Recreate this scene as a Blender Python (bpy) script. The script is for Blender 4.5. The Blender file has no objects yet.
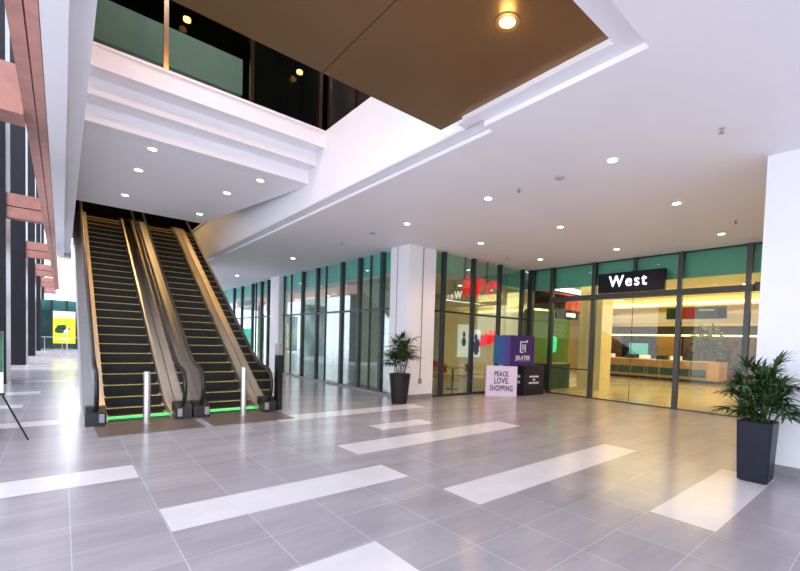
import bpy, bmesh, math, random
from mathutils import Vector, Matrix
random.seed(7)
PI = math.pi
C = bpy.context.scene.collection
SC = bpy.context.scene

# ------------------------------------------------------------------ camera
cam_d = bpy.data.cameras.new('camera')
cam = bpy.data.objects.new('camera', cam_d); C.objects.link(cam)
R_ = Vector((0.7413, -0.6704, 0.0331)); D_ = Vector((0.0006, -0.0487, -0.9988)); F_ = Vector((0.6712, 0.7404, -0.0357))
M = Matrix(((R_.x, -D_.x, -F_.x), (R_.y, -D_.y, -F_.y), (R_.z, -D_.z, -F_.z)))
cam.matrix_world = Matrix.Translation((0, 0, 1.6)) @ M.to_4x4()
cam_d.sensor_fit = 'HORIZONTAL'; cam_d.sensor_width = 36
cam_d.lens = 422.88 / 800 * 36
cam_d.shift_x = -45 / 800
cam_d.shift_y = (357.42 - 285.5) / 800
cam_d.clip_end = 300
SC.camera = cam

# ------------------------------------------------------------------ world, exposure
W = bpy.data.worlds.new('world'); SC.world = W; W.use_nodes = True
bg = W.node_tree.nodes['Background']
bg.inputs[0].default_value = (0.82, 0.875, 1.0, 1); bg.inputs[1].default_value = 2.6
SC.view_settings.view_transform = 'Standard'; SC.view_settings.look = 'None'
SC.view_settings.gamma = 1; SC.view_settings.use_curve_mapping = False
SC.view_settings.exposure = 0.40
SC.cycles.use_denoising = True
SC.cycles.max_bounces = 10; SC.cycles.diffuse_bounces = 6; SC.cycles.glossy_bounces = 5
SC.cycles.transparent_max_bounces = 24
SC.cycles.sample_clamp_indirect = 6

sun_d = bpy.data.lights.new('sun', 'SUN'); sun_d.energy = 4.0; sun_d.angle = .01; sun_d.color = (1, .97, .92)
sun = bpy.data.objects.new('sun', sun_d); C.objects.link(sun)
sun.rotation_euler = Vector((-.57, -.05, -.82)).to_track_quat('-Z', 'Y').to_euler()
def area_lamp(name, loc, sx, sy, power, col, down=True, rot=None, parent=None):
    l = bpy.data.lights.new(name, 'AREA'); l.shape = 'RECTANGLE'; l.size = sx; l.size_y = sy
    l.energy = power; l.color = col
    o = bpy.data.objects.new(name, l); C.objects.link(o); o.location = loc
    if rot: o.rotation_euler = rot
    if parent: o.parent = parent
    return o
# ceiling panel lamps of the shops
area_lamp('mall_ceiling_lamp', (17, 4, 3.9), 6, 12, 420, (1, .78, .40))
area_lamp('mall_ceiling_lamp', (25, 7, 3.9), 4, 12, 170, (1, .80, .46))
area_lamp('shop_ceiling_lamp', (10, 15.5, 3.5), 3, 3, 70, (1, .94, .85))
area_lamp('shop_ceiling_lamp', (10, 21, 3.5), 3, 5, 100, (.95, 1, .97))
area_lamp('shop_ceiling_lamp', (10, 28, 3.5), 3, 5, 110, (.80, 1, .95))
def spot_lamp(name, loc, target, power, col, size=2.2, soft=.06):
    l = bpy.data.lights.new(name, 'SPOT'); l.energy = power; l.color = col; l.spot_size = size; l.spot_blend = .8; l.shadow_soft_size = soft
    o = bpy.data.objects.new(name, l); C.objects.link(o); o.location = loc
    o.rotation_euler = (Vector(target) - Vector(loc)).to_track_quat('-Z', 'Y').to_euler()
spot_lamp('upper_added_spot', (1.2, 5.6, 8.5), (3.75, 6.8, 4.9), 330, (.84, .86, 1), 2.0, .1)  # unseen spot added to brighten the right wall of the void
spot_lamp('upper_added_spot', (1.6, 5.0, 6.6), (1.6, 7.8, 5.0), 120, (1, .46, .20), 2.6, .1)  # unseen warm spot added inside the void to turn the far wall peach
spot_lamp('upper_added_spot', (1.5, 8.3, 8.5), (1.3, 9.0, 6.5), 75, (.9, 1, .97), 2.2)  # unseen spot added to light the pale fascia behind the glass
spot_lamp('upper_added_spot', (2, 18, 8.6), (2, 15.5, 4), 420, (1, .62, .25), 2.6, .1)  # warm upper-level light that gilds the escalators

# ------------------------------------------------------------------ materials
def mat(name, col, rough=.5, metal=0, spec=.5, emit=None, es=1, noise=0, nscale=8, nstretch=(1, 1, 1), bump=0):
    m = bpy.data.materials.new(name); m.use_nodes = True
    nt = m.node_tree; b = nt.nodes['Principled BSDF']
    b.inputs['Base Color'].default_value = (*col, 1); b.inputs['Roughness'].default_value = rough
    b.inputs['Metallic'].default_value = metal; b.inputs['Specular IOR Level'].default_value = spec
    if emit:
        b.inputs['Emission Color'].default_value = (*emit, 1); b.inputs['Emission Strength'].default_value = es
    if noise or bump:
        tc = nt.nodes.new('ShaderNodeTexCoord'); mp = nt.nodes.new('ShaderNodeMapping'); mp.inputs['Scale'].default_value = nstretch
        n = nt.nodes.new('ShaderNodeTexNoise'); n.inputs['Scale'].default_value = nscale; n.inputs['Detail'].default_value = 4
        nt.links.new(tc.outputs['Object'], mp.inputs[0]); nt.links.new(mp.outputs[0], n.inputs['Vector'])
        if noise:
            r = nt.nodes.new('ShaderNodeValToRGB')
            r.color_ramp.elements[0].position = .3; r.color_ramp.elements[1].position = .7
            r.color_ramp.elements[0].color = (*[c * (1 - noise) for c in col], 1)
            r.color_ramp.elements[1].color = (*[min(1, c * (1 + noise)) for c in col], 1)
            nt.links.new(n.outputs['Fac'], r.inputs[0]); nt.links.new(r.outputs[0], b.inputs['Base Color'])
        if bump:
            bp = nt.nodes.new('ShaderNodeBump'); bp.inputs['Strength'].default_value = bump
            nt.links.new(n.outputs['Fac'], bp.inputs['Height']); nt.links.new(bp.outputs[0], b.inputs['Normal'])
    return m
def glass(name, tint, refl=1.0, ior=1.5, rough=0.0, gcol=(1, 1, 1), base=0.0):
    m = bpy.data.materials.new(name); m.use_nodes = True; nt = m.node_tree; nt.nodes.clear()
    out = nt.nodes.new('ShaderNodeOutputMaterial'); mx = nt.nodes.new('ShaderNodeMixShader')
    t = nt.nodes.new('ShaderNodeBsdfTransparent'); g = nt.nodes.new('ShaderNodeBsdfGlossy'); f = nt.nodes.new('ShaderNodeFresnel')
    t.inputs[0].default_value = (*tint, 1); g.inputs['Color'].default_value = (*gcol, 1); g.inputs['Roughness'].default_value = rough
    f.inputs[0].default_value = ior
    mm = nt.nodes.new('ShaderNodeMath'); mm.operation = 'MULTIPLY_ADD'; mm.use_clamp = True
    mm.inputs[1].default_value = refl; mm.inputs[2].default_value = base
    nt.links.new(f.outputs[0], mm.inputs[0]); nt.links.new(mm.outputs[0], mx.inputs[0])
    nt.links.new(t.outputs[0], mx.inputs[1]); nt.links.new(g.outputs[0], mx.inputs[2]); nt.links.new(mx.outputs[0], out.inputs[0])
    return m
def floor_mat(name, c1, c2, mortar, rough=.16):
    m = bpy.data.materials.new(name); m.use_nodes = True; nt = m.node_tree; b = nt.nodes['Principled BSDF']
    tc = nt.nodes.new('ShaderNodeTexCoord'); mp = nt.nodes.new('ShaderNodeMapping')
    mp.inputs['Location'].default_value = (-.05 / .597, -1.10 / .57, 0); mp.inputs['Scale'].default_value = (1 / .597, 1 / .57, 1)
    br = nt.nodes.new('ShaderNodeTexBrick'); br.offset = 0; br.inputs['Scale'].default_value = 1
    br.inputs['Brick Width'].default_value = 1; br.inputs['Row Height'].default_value = 1
    br.inputs['Mortar Size'].default_value = .006; br.inputs['Mortar Smooth'].default_value = .2; br.inputs['Bias'].default_value = 0
    br.inputs['Color1'].default_value = (*c1, 1); br.inputs['Color2'].default_value = (*c2, 1); br.inputs['Mortar'].default_value = (*mortar, 1)
    nt.links.new(tc.outputs['Object'], mp.inputs[0]); nt.links.new(mp.outputs[0], br.inputs['Vector'])
    n = nt.nodes.new('ShaderNodeTexNoise'); n.inputs['Scale'].default_value = 1.0; n.inputs['Detail'].default_value = 7; n.inputs['Roughness'].default_value = .6
    mp2 = nt.nodes.new('ShaderNodeMapping'); mp2.inputs['Scale'].default_value = (.7, 2.6, 1); mp2.inputs['Rotation'].default_value = (0, 0, .25)
    nt.links.new(tc.outputs['Object'], mp2.inputs[0]); nt.links.new(mp2.outputs[0], n.inputs['Vector'])
    mr = nt.nodes.new('ShaderNodeMapRange'); mr.inputs[1].default_value = .3; mr.inputs[2].default_value = .7; mr.inputs[3].default_value = .84; mr.inputs[4].default_value = 1.1
    nt.links.new(n.outputs['Fac'], mr.inputs[0])
    mu = nt.nodes.new('ShaderNodeMixRGB'); mu.blend_type = 'MULTIPLY'; mu.inputs[0].default_value = 1
    nt.links.new(br.outputs['Color'], mu.inputs[1]); nt.links.new(mr.outputs[0], mu.inputs[2]); nt.links.new(mu.outputs[0], b.inputs['Base Color'])
    b.inputs['Roughness'].default_value = rough; b.inputs['Specular IOR Level'].default_value = .5
    return m
def stripes_mat(name, c1, c2, scale, axis='X', rough=.4, metal=0):
    m = bpy.data.materials.new(name); m.use_nodes = True; nt = m.node_tree; b = nt.nodes['Principled BSDF']
    tc = nt.nodes.new('ShaderNodeTexCoord'); w = nt.nodes.new('ShaderNodeTexWave'); w.bands_direction = axis; w.inputs['Scale'].default_value = scale
    r = nt.nodes.new('ShaderNodeValToRGB'); r.color_ramp.elements[0].color = (*c1, 1); r.color_ramp.elements[1].color = (*c2, 1)
    nt.links.new(tc.outputs['Object'], w.inputs[0]); nt.links.new(w.outputs['Fac'], r.inputs[0]); nt.links.new(r.outputs[0], b.inputs['Base Color'])
    b.inputs['Roughness'].default_value = rough; b.inputs['Metallic'].default_value = metal
    return m
def cube_mat(name, ca, cb):
    # printed blue-to-violet blend across the left face of the promotion cube (object x)
    m = bpy.data.materials.new(name); m.use_nodes = True; nt = m.node_tree; b = nt.nodes['Principled BSDF']
    tc = nt.nodes.new('ShaderNodeTexCoord'); sx = nt.nodes.new('ShaderNodeSeparateXYZ'); r = nt.nodes.new('ShaderNodeValToRGB')
    mr = nt.nodes.new('ShaderNodeMapRange'); mr.inputs[1].default_value = -.46; mr.inputs[2].default_value = .46
    r.color_ramp.elements[0].color = (*ca, 1); r.color_ramp.elements[1].color = (*cb, 1)
    nt.links.new(tc.outputs['Object'], sx.inputs[0]); nt.links.new(sx.outputs[1], mr.inputs[0]); nt.links.new(mr.outputs[0], r.inputs[0]); nt.links.new(r.outputs[0], b.inputs['Base Color'])
    b.inputs['Roughness'].default_value = .45
    return m

white = mat('white_paint', (.86, .86, .90), .6, noise=.015, nscale=2)
ceil_m = mat('ceiling_paint', (.89, .88, .92), .6, noise=.015, nscale=1)
bronze_panel = mat('bronze_panel', (.25, .145, .065), .36, .75, noise=.08, nscale=.6)
stone = mat('pink_stone', (.40, .19, .15), .55, noise=.12, nscale=5)
black_stone = mat('black_granite', (.012, .011, .017), .35, 0, .3, noise=.3, nscale=9)
teal = mat('teal_bulkhead_paint', (.17, .46, .40), .5, noise=.08, nscale=1.2)
frame_m = mat('dark_aluminium', (.045, .055, .055), .35, .4, noise=.1, nscale=20)
frame_g = mat('grey_aluminium', (.075, .08, .08), .35, .6, noise=.1, nscale=20)
glass_f = glass('facade_glass', (.88, .96, .95), .42, 1.5)
glass_k = glass('green_shop_glass', (.90, .98, .92), .45, 1.45)
glass_w = glass('entrance_glass', (.95, .96, .86), .8, 1.45)
glass_dark = glass('dark_upper_glass', (.68, .75, .71), .5, 1.4)
glass_esc = glass('bronze_balustrade_glass', (.56, .55, .53), 1.2, 1.5, base=.42, rough=.09, gcol=(.92, .91, .90))
steel = mat('brushed_steel', (.60, .59, .60), .36, .9, noise=.06, nscale=30, nstretch=(1, .05, 1))
steel_w = mat('satin_steel', (.62, .62, .62), .33, .9, noise=.04, nscale=30)
copper = mat('bronze_steel', (.42, .29, .18), .24, 1, noise=.06, nscale=20)
deck_m = mat('deck_steel', (.66, .58, .50), .40, .85, noise=.06, nscale=20)
rubber = mat('black_rubber', (.012, .012, .013), .35, noise=.2, nscale=30)
step_m = stripes_mat('grooved_step', (.003, .0025, .0025), (.012, .010, .009), 28, 'X', .6)
yellow_m = mat('yellow_line', (.80, .60, .16), .5, noise=.1, nscale=30)
green_led = mat('green_light', (.02, .5, .1), .5, emit=(.02, 1, .18), es=1.6, noise=.05)
comb_m = stripes_mat('comb_ribs', (.13, .085, .06), (.30, .21, .15), 24, 'X', .35, .5)
plate_m = stripes_mat('ribbed_landing', (.13, .095, .078), (.26, .19, .155), 18, 'X', .32, .3)
lamp_e = mat('lamp_lens', (1, 1, 1), .5, emit=(1, .96, .86), es=14, noise=.01)
lamp_o = mat('warm_lamp_lens', (1, .8, .4), .5, emit=(1, .44, .07), es=3, noise=.01)
trim_ring = mat('lamp_trim', (.8, .8, .78), .4, noise=.02)
grey_pl = mat('grey_plastic', (.30, .30, .31), .5, noise=.05)
navy_pot = mat('navy_planter', (.007, .009, .022), .4, 0, .3, noise=.15, nscale=6)
black_pot = mat('black_planter', (.005, .005, .006), .5, noise=.2, nscale=8)
soil_m = mat('soil', (.03, .02, .012), .9, noise=.5, nscale=40, bump=.6)
leaf_m = mat('palm_leaf', (.022, .065, .014), .42, noise=.45, nscale=6)
stem_m = mat('palm_cane', (.09, .08, .03), .6, noise=.4, nscale=25)
floor_m = floor_mat('grey_floor_tiles', (.355, .33, .36), (.40, .372, .405), (.55, .53, .56), .2)
strip_m = mat('white_stone_inlay', (.72, .69, .72), .2, noise=.05, nscale=2.5)
mall_floor_m = floor_mat('cream_mall_floor', (.62, .55, .38), (.68, .60, .42), (.5, .44, .3), .12)
shop_floor_m = floor_mat('dark_shop_floor', (.22, .22, .23), (.26, .26, .27), (.3, .3, .3), .15)
pave_m = mat('outdoor_paving', (.62, .62, .66), .7, noise=.06, nscale=1)
base_m = mat('grey_skirting', (.27, .26, .27), .4, noise=.08, nscale=5)
cream = mat('cream_wall', (.74, .62, .38), .6, noise=.04, nscale=2)
cream_c = mat('cream_ceiling', (.78, .68, .42), .6, noise=.03, nscale=2)
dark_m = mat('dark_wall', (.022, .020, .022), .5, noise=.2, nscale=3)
blk = mat('black_sign', (.012, .011, .012), .35, noise=.15)
red = mat('red_lettering', (.80, .008, .012), .4, emit=(1, .01, .02), es=.65, noise=.03)
red_p = mat('red_plastic', (.55, .03, .02), .4, noise=.1)
wood = mat('light_wood', (.42, .26, .11), .5, noise=.2, nscale=6, nstretch=(1, 8, 1))
white_l = mat('white_lit_letters', (1, 1, 1), .5, emit=(1, 1, 1), es=1.6, noise=.01)
sign_navy = mat('navy_sign', (.007, .008, .018), .5, 0, .25, noise=.1)
lav = mat('lavender_board', (.80, .70, .92), .5, noise=.02)
ink = mat('dark_ink', (.03, .02, .06), .6, noise=.05)
violet = mat('violet_board', (.045, .018, .16), .45, noise=.04)
violet_d = mat('dark_navy_board', (.014, .011, .038), .45, noise=.1)
violet_b = cube_mat('blue_violet_board', (.13, .07, .42), (.03, .26, .55))
print_w = mat('white_print', (.85, .85, .92), .5, noise=.02)
print_b = mat('pale_blue_print', (.25, .6, .85), .5, noise=.02)
glow_y = mat('cove_light', (1, .8, .4), .5, emit=(1, .72, .28), es=3.2, noise=.02)
orange = mat('orange_paint', (.62, .36, .09), .5, noise=.06)
dteal = mat('dark_teal_panel', (.03, .085, .085), .35, noise=.2, nscale=3)
cyan_l = mat('cyan_screen', (.1, .5, .6), .4, emit=(.12, .45, .5), es=.45, noise=.1)
green_g = mat('green_shop_wall', (.12, .26, .07), .5, noise=.1)
yellow_p = mat('yellow_poster', (.85, .78, .02), .5, emit=(.9, .85, .05), es=.55, noise=.04)
white_p = mat('white_poster', (.85, .9, .9), .5, emit=(.8, .9, .9), es=.35, noise=.03)
green_d = mat('dark_green_print', (.02, .12, .06), .5, noise=.4, nscale=5)
pink_p = mat('pink_print', (.75, .12, .25), .5, noise=.06)
lime_p = mat('lime_print', (.45, .55, .15), .5, noise=.25, nscale=2)
mix_d = mat('dark_shop_goods', (.10, .055, .05), .5, noise=.8, nscale=3)

# ------------------------------------------------------------------ builders
class MB:
    def __init__(s): s.v = []; s.f = []; s.mi = []
    def add(s, vs, fs, mi=0):
        n = len(s.v); s.v += [tuple(v) for v in vs]; s.f += [tuple(i + n for i in f) for f in fs]; s.mi += [mi] * len(fs)
    def box(s, x0, x1, y0, y1, z0, z1, mi=0, taper=None):
        t = taper or 1; cx, cy = (x0 + x1) / 2, (y0 + y1) / 2
        lo = [(x0, y0), (x1, y0), (x1, y1), (x0, y1)]
        bo = [(cx + (x - cx) * t, cy + (y - cy) * t) for x, y in lo]
        s.add([(*p, z0) for p in bo] + [(*p, z1) for p in lo], [(3, 2, 1, 0), (4, 5, 6, 7), (0, 1, 5, 4), (1, 2, 6, 5), (2, 3, 7, 6), (3, 0, 4, 7)], mi)
        return s
    def prism(s, poly, f0, f1, mi=0):
        # poly: 2-D points; f0/f1 map a 2-D point to the two end positions
        n = len(poly); a = [f0(p) for p in poly]; b = [f1(p) for p in poly]
        s.add(a + b, [tuple(range(n))[::-1], tuple(range(n, 2 * n))] + [(i, (i + 1) % n, n + (i + 1) % n, n + i) for i in range(n)], mi)
        return s
    def strip(s, lo, hi, x0, x1, mi=0):
        # band between two (y,z) polylines, between x0 and x1
        n = len(lo)
        vs = [(x0, *p) for p in lo] + [(x0, *p) for p in hi] + [(x1, *p) for p in lo] + [(x1, *p) for p in hi]
        fs = []
        for i in range(n - 1):
            fs += [(i, i + 1, n + i + 1, n + i), (2 * n + i, 3 * n + i, 3 * n + i + 1, 2 * n + i + 1),
                   (i, 2 * n + i, 2 * n + i + 1, i + 1), (n + i, n + i + 1, 3 * n + i + 1, 3 * n + i)]
        fs += [(0, n, 3 * n, 2 * n), (n - 1, 3 * n - 1, 4 * n - 1, 2 * n - 1)]
        s.add(vs, fs, mi); return s
    def tube(s, pts, r, n=10, mi=0, closed=False):
        pts = [Vector(p) for p in pts]; rr = r if isinstance(r, (list, tuple)) else [r] * len(pts)
        rings = []; up = None
        for i, p in enumerate(pts):
            d = (pts[min(i + 1, len(pts) - 1)] - pts[max(i - 1, 0)]).normalized()
            if up is None: up = Vector((0, 0, 1)) if abs(d.z) < .9 else Vector((1, 0, 0))
            a = d.cross(up).normalized(); up = a.cross(d).normalized()
            rings.append([p + (a * math.cos(2 * PI * k / n) + up * math.sin(2 * PI * k / n)) * rr[i] for k in range(n)])
        vs = [v for r_ in rings for v in r_]; fs = []
        for i in range(len(pts) - 1):
            for k in range(n): fs.append((i * n + k, i * n + (k + 1) % n, (i + 1) * n + (k + 1) % n, (i + 1) * n + k))
        fs += [tuple(range(n))[::-1], tuple((len(pts) - 1) * n + k for k in range(n))]
        s.add(vs, fs, mi); return s
    def lathe(s, prof, n=24, c=(0, 0, 0), mi=0):
        vs = [(c[0] + r * math.cos(2 * PI * k / n), c[1] + r * math.sin(2 * PI * k / n), c[2] + z) for r, z in prof for k in range(n)]
        fs = [(i * n + k, i * n + (k + 1) % n, (i + 1) * n + (k + 1) % n, (i + 1) * n + k) for i in range(len(prof) - 1) for k in range(n)]
        fs += [tuple(range(n))[::-1], tuple((len(prof) - 1) * n + k for k in range(n))]
        s.add(vs, fs, mi); return s
    def build(s, name, mats, parent=None, bevel=0, smooth=False):
        me = bpy.data.meshes.new(name); me.from_pydata(s.v, [], s.f)
        for m in (mats if isinstance(mats, (list, tuple)) else [mats]): me.materials.append(m)
        me.polygons.foreach_set('material_index', s.mi)
        bm = bmesh.new(); bm.from_mesh(me); bmesh.ops.recalc_face_normals(bm, faces=bm.faces); bm.to_mesh(me); bm.free()
        if smooth: me.polygons.foreach_set('use_smooth', [True] * len(me.polygons))
        me.update()
        o = bpy.data.objects.new(name, me); C.objects.link(o)
        if parent: o.parent = parent
        if bevel:
            b = o.modifiers.new('bevel', 'BEVEL'); b.width = bevel; b.segments = 2; b.limit_method = 'ANGLE'
        if smooth:
            e = o.modifiers.new('split', 'EDGE_SPLIT'); e.split_angle = .6
        return o
def bx(name, m, x0, x1, y0, y1, z0, z1, parent=None, bevel=0):
    return MB().box(x0, x1, y0, y1, z0, z1).build(name, m, parent, bevel)
def struct(o): o['kind'] = 'structure'; return o
def sbox(name, m, *a, **k): return struct(bx(name, m, *a, **k))
def thing(name, label, cat, loc=(0, 0, 0), rz=0, group=None):
    o = bpy.data.objects.new(name, None); C.objects.link(o); o.location = loc; o.rotation_euler = (0, 0, rz)
    o['label'] = label; o['category'] = cat
    if group: o['group'] = group
    return o
def tag(o, label, cat, group=None):
    o['label'] = label; o['category'] = cat
    if group: o['group'] = group
    return o
def dup(root, loc=None, rz=None, label=None, group=None):
    r = root.copy(); C.objects.link(r)
    if loc is not None: r.location = loc
    if rz is not None: r.rotation_euler = (0, 0, rz)
    if label: r['label'] = label
    if group: r['group'] = group
    for ch in list(root.children):
        c = ch.copy(); C.objects.link(c); c.parent = r
        for g in list(ch.children):
            d = g.copy(); C.objects.link(d); d.parent = c
    return r
def text_obj(body, size, depth, m, name, parent, loc, rot, xs=1.0, width=None, bold=0.0, spacing=1.0, shear=0.0, lead=1.0):
    cu = bpy.data.curves.new(name, 'FONT'); cu.body = body; cu.size = size; cu.extrude = depth; cu.offset = bold
    cu.align_x = 'CENTER'; cu.align_y = 'CENTER'; cu.space_character = spacing; cu.shear = shear; cu.space_line = lead
    t = bpy.data.objects.new('tmp', cu); C.objects.link(t)
    me = bpy.data.meshes.new_from_object(t.evaluated_get(bpy.context.evaluated_depsgraph_get()))
    bpy.data.objects.remove(t); bpy.data.curves.remove(cu)
    me.name = name; me.materials.clear(); me.materials.append(m)
    if width: w_ = [v.co.x for v in me.vertices]; xs = width / (max(w_) - min(w_))
    o = bpy.data.objects.new(name, me); C.objects.link(o); o.location = loc; o.rotation_euler = rot; o.scale = (xs, 1, 1)
    if parent: o.parent = parent
    return o

# ------------------------------------------------------------------ setting: floors
ZC = 4.22
sbox('floor', floor_m, -3.2, 12.25, -7, 60, -.1, 0)
sbox('floor_mall', mall_floor_m, 12.25, 36, -7, 16, -.1, 0)
sbox('ground', pave_m, -30, 14, -26, 60, -.24, -.12)
for x0, x1, y0, y1 in ((.655, 3.045, 3.935, 4.505), (3.08, 6.68, 2.815, 3.36), (4.30, 6.67, 1.09, 1.66), (3.06, 6.70, 5.11, 5.71),
                       (4.25, 5.46, 6.28, 6.74), (-2.9, .63, 5.67, 6.23), (.06, 1.85, 2.23, 2.79), (3.05, 6.6, 7.95, 8.5),
                       (-2.9, .2, 9.6, 10.1), (-2.9, -.6, 12.0, 12.5), (-2.9, -.4, 14.4, 15.0), (-2.5, .2, 17.5, 18.2)):
    sbox('floor_inlay', strip_m, x0, x1, y0, y1, -.05, .0015)

# ------------------------------------------------------------------ setting: ceilings
sbox('ceiling', ceil_m, 3.94, 12.25, -7, 60, ZC, ZC + .06)                   # main ceiling right of the void
sbox('ceiling_near', ceil_m,   .21, 3.94, -7, 1.66, ZC, ZC + .06)              # in front of the bronze tray
# stepped tray edge around the bronze soffit
sbox('trim_tray', white, 3.62, 3.79, 1.66, 3.60, ZC + .065, ZC + .10)
sbox('ceiling_edge', ceil_m, 3.78, 3.94, 1.66, 3.60, ZC, ZC + .06)
sbox('trim_tray_ledge_end', white, 3.62, 3.76, 3.60, 3.9, ZC + .065, ZC + .10)
sbox('trim_tray_near', white, .21, 3.62, 1.66, 1.90, ZC + .065, ZC + .10)
sbox('trim_tray_upright', white, 3.60, 3.62, 1.93, 3.80, ZC + .065, ZC + .15)
sbox('ceiling_bronze_panel', bronze_panel, .21, 1.992, 1.90, 4.24, 4.345, 4.43)
sbox('ceiling_bronze_panel', bronze_panel, 2.0, 3.64, 1.90, 4.24, 4.345, 4.43)
# void right wall with a stepped lower moulding
sbox('wall_void_right', white, 3.75, 3.90, 3.80, 20, 4.30, 5.58)
sbox('trim_void_ledge', white, 3.75, 3.94, 3.60, 20, ZC + .065, ZC + .085)
sbox('trim_void_rim', white, 3.72, 3.92, 7.8, 20, 5.55, 5.60)
# far wall of the void: three steps up towards the camera
for y0, y1, z0, z1 in ((7.80, 8.15, 5.27, 5.58), (8.15, 8.50, 5.02, 5.58), (8.50, 8.86, 4.76, 5.58)):
    sbox('wall_void_far', white, .22, 3.75, y0, y1, z0, z1)
sbox('trim_void_sill', white, .22, 3.75, 7.77, 7.83, 5.545, 5.585)
b = MB().prism([(.22, 8.86), (3.75, 8.86), (2.95, 13.8), (.22, 13.8)], lambda p: (p[0], p[1], 4.76), lambda p: (p[0], p[1], 5.58))
struct(b.build('ceiling_escalator', ceil_m))
# left beams above the open side
sbox('ceiling_beam', white, -.14, .04, -7, 20.5, 4.2, 5.6)
sbox('ceiling_beam', white, .04, .215, -7, 20.5, 4.34, 5.6)
st = MB().box(-.40, -.28, -7, 44, 4.62, 5.5).box(-.265, -.17, -7, 44, 4.62, 5.5).box(-.29, -.26, -7, 44, 4.66, 5.4)
struct(st.build('ceiling_beam_stone', stone))
sbox('ceiling_beam_end', white, -.1, .25, 20.5, 21.1, 4.2, 4.5)
# black granite columns with pink stone brackets
for i in range(6):
    y = [8.6, 17.2, 26, 34.5, 43, 51][i] - (.0 if i else 0)
    sbox('column', black_stone, -2.8, -1.17, y, y + 1.4, 0, 14)
    if i == 0:
        sbox('beam_bracket', stone, -1.6, -.40, 8.4, 8.9, 4.55, 5.2)
    else:
        s_ = MB().box(-1.2, -.40, y + .05, y + .4, 4.72, 5.02).box(-1.2, -.40, y + .05, y + .4, 5.05, 5.4)
        struct(s_.build('beam_bracket', stone))
# upper level
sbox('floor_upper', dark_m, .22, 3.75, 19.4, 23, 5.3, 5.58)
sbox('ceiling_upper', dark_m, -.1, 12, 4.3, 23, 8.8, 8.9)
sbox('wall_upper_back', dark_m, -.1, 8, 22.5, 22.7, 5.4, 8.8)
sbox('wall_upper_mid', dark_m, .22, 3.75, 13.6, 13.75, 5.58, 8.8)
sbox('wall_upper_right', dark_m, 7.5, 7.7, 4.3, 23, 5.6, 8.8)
sbox('wall_upper_fascia', mat('pale_fascia', (.5, .6, .57), .6, noise=.05), .1, 2.6, 9.0, 9.2, 6.28, 6.95)
sbox('wall_upper_light_block', dark_m, -.1, .0, 4.3, 23, 5.6, 8.8)  # unseen wall added to block daylight so the upper glass stays dark
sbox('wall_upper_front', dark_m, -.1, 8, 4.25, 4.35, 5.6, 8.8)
# upper slab right of the void; the added left wall shuts daylight out
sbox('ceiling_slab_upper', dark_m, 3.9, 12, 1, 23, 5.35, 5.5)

# ------------------------------------------------------------------ setting: pillars
sbox('pillar_right', white, 6.97, 7.97, .1, 1.42, 0, ZC, bevel=.006)
sbox('wall_light_block', white, 7.97, 12.25, -.6, -.4, 0, ZC)  # unseen wall added to block daylight from the floor near the entrance
sbox('wall_right_side', white, 7.0, 7.2, -7, .1, 0, ZC)
sbox('baseboard_right', base_m, 6.955, 7.985, .085, 1.435, 0, .14)
sbox('pillar_corner', white, 6.93, 7.90, 9.22, 10.07, 0, ZC, bevel=.006)
sbox('baseboard_corner', base_m, 6.92, 7.895, 9.205, 10.07, 0, .12)
sbox('pillar_far', white, 6.93, 7.6, 18.45, 19.45, 0, ZC, bevel=.006)
sbox('pillar_end', white, 6.93, 7.6, 27.6, 28.6, 0, ZC, bevel=.006)
sbox('trim_pillar_groove', grey_pl, 6.922, 6.94, 9.72, 9.745, .12, ZC)

# ------------------------------------------------------------------ setting: glazing
def win(name):
    o = bpy.data.objects.new(name, None); C.objects.link(o); o['kind'] = 'structure'; return o
def glaze_x(name, X, ys, mull, z0, z1, rail, gm, thick, depth=.12, thin=()):
    w = win(name)
    y0, y1 = ys
    edges = [y0] + list(mull) + [y1]
    for a, b_ in zip(edges[:-1], edges[1:]): bx('pane', gm, X - .006, X + .006, a, b_, z0, z1, w)
    for m_ in mull: bx('mullion', frame_m, X - depth / 2, X + depth / 2, m_ - thick / 2, m_ + thick / 2, z0, z1, w)
    for m_ in thin: bx('thin_mullion', frame_m, X - .03, X + .03, m_ - .02, m_ + .02, z0, z1, w)
    bx('bottom_rail', frame_m, X - .05, X + .05, y0, y1, 0, z0, w)
    if rail: bx('mid_rail', frame_g, X - .04, X + .04, y0, y1, rail - .03, rail + .03, w)
    return w
XF = 7.12
glaze_x('window_1', XF, (10.07, 18.45), [10.75, 12.05, 13.2, 15.1, 16.4], .06, ZC, 2.53, glass_f, .13, thin=(11.4, 14.4, 17.55, 18.3))
glaze_x('window_2', XF, (19.45, 27.6), [20.2, 21.1, 22.4, 24.1, 25.5], .06, ZC, 2.53, glass_f, .13, thin=(21.9,))
sbox('trim_facade_kerb', base_m, 7.0, 7.25, 10.07, 30, 0, .055)
YK = 9.28
w3 = win('window_3')
for a, b_ in zip([7.9, 8.26, 9.5, 10.75, 11.95], [8.26, 9.5, 10.75, 11.95, 12.25]):
    bx('pane', glass_k, a, b_, YK - .006, YK + .006, .06, ZC, w3)
for x, t in ((8.26, .11), (9.5, .11), (10.75, .11), (11.95, .11)): bx('mullion', frame_m, x - t / 2, x + t / 2, YK - .06, YK + .06, .0, ZC, w3)
for x in (9.16, 10.16): bx('thin_mullion', frame_m, x - .03, x + .03, YK + .01, YK + .06, 3.55, ZC, w3)
bx('mid_rail', frame_m, 7.9, 12.25, YK - .04, YK + .04, 2.47, 2.53, w3)
bx('bottom_rail', frame_m, 7.9, 12.25, YK - .05, YK + .05, 0, .06, w3)
XW = 12.27
w4 = win('window_4')
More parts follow.
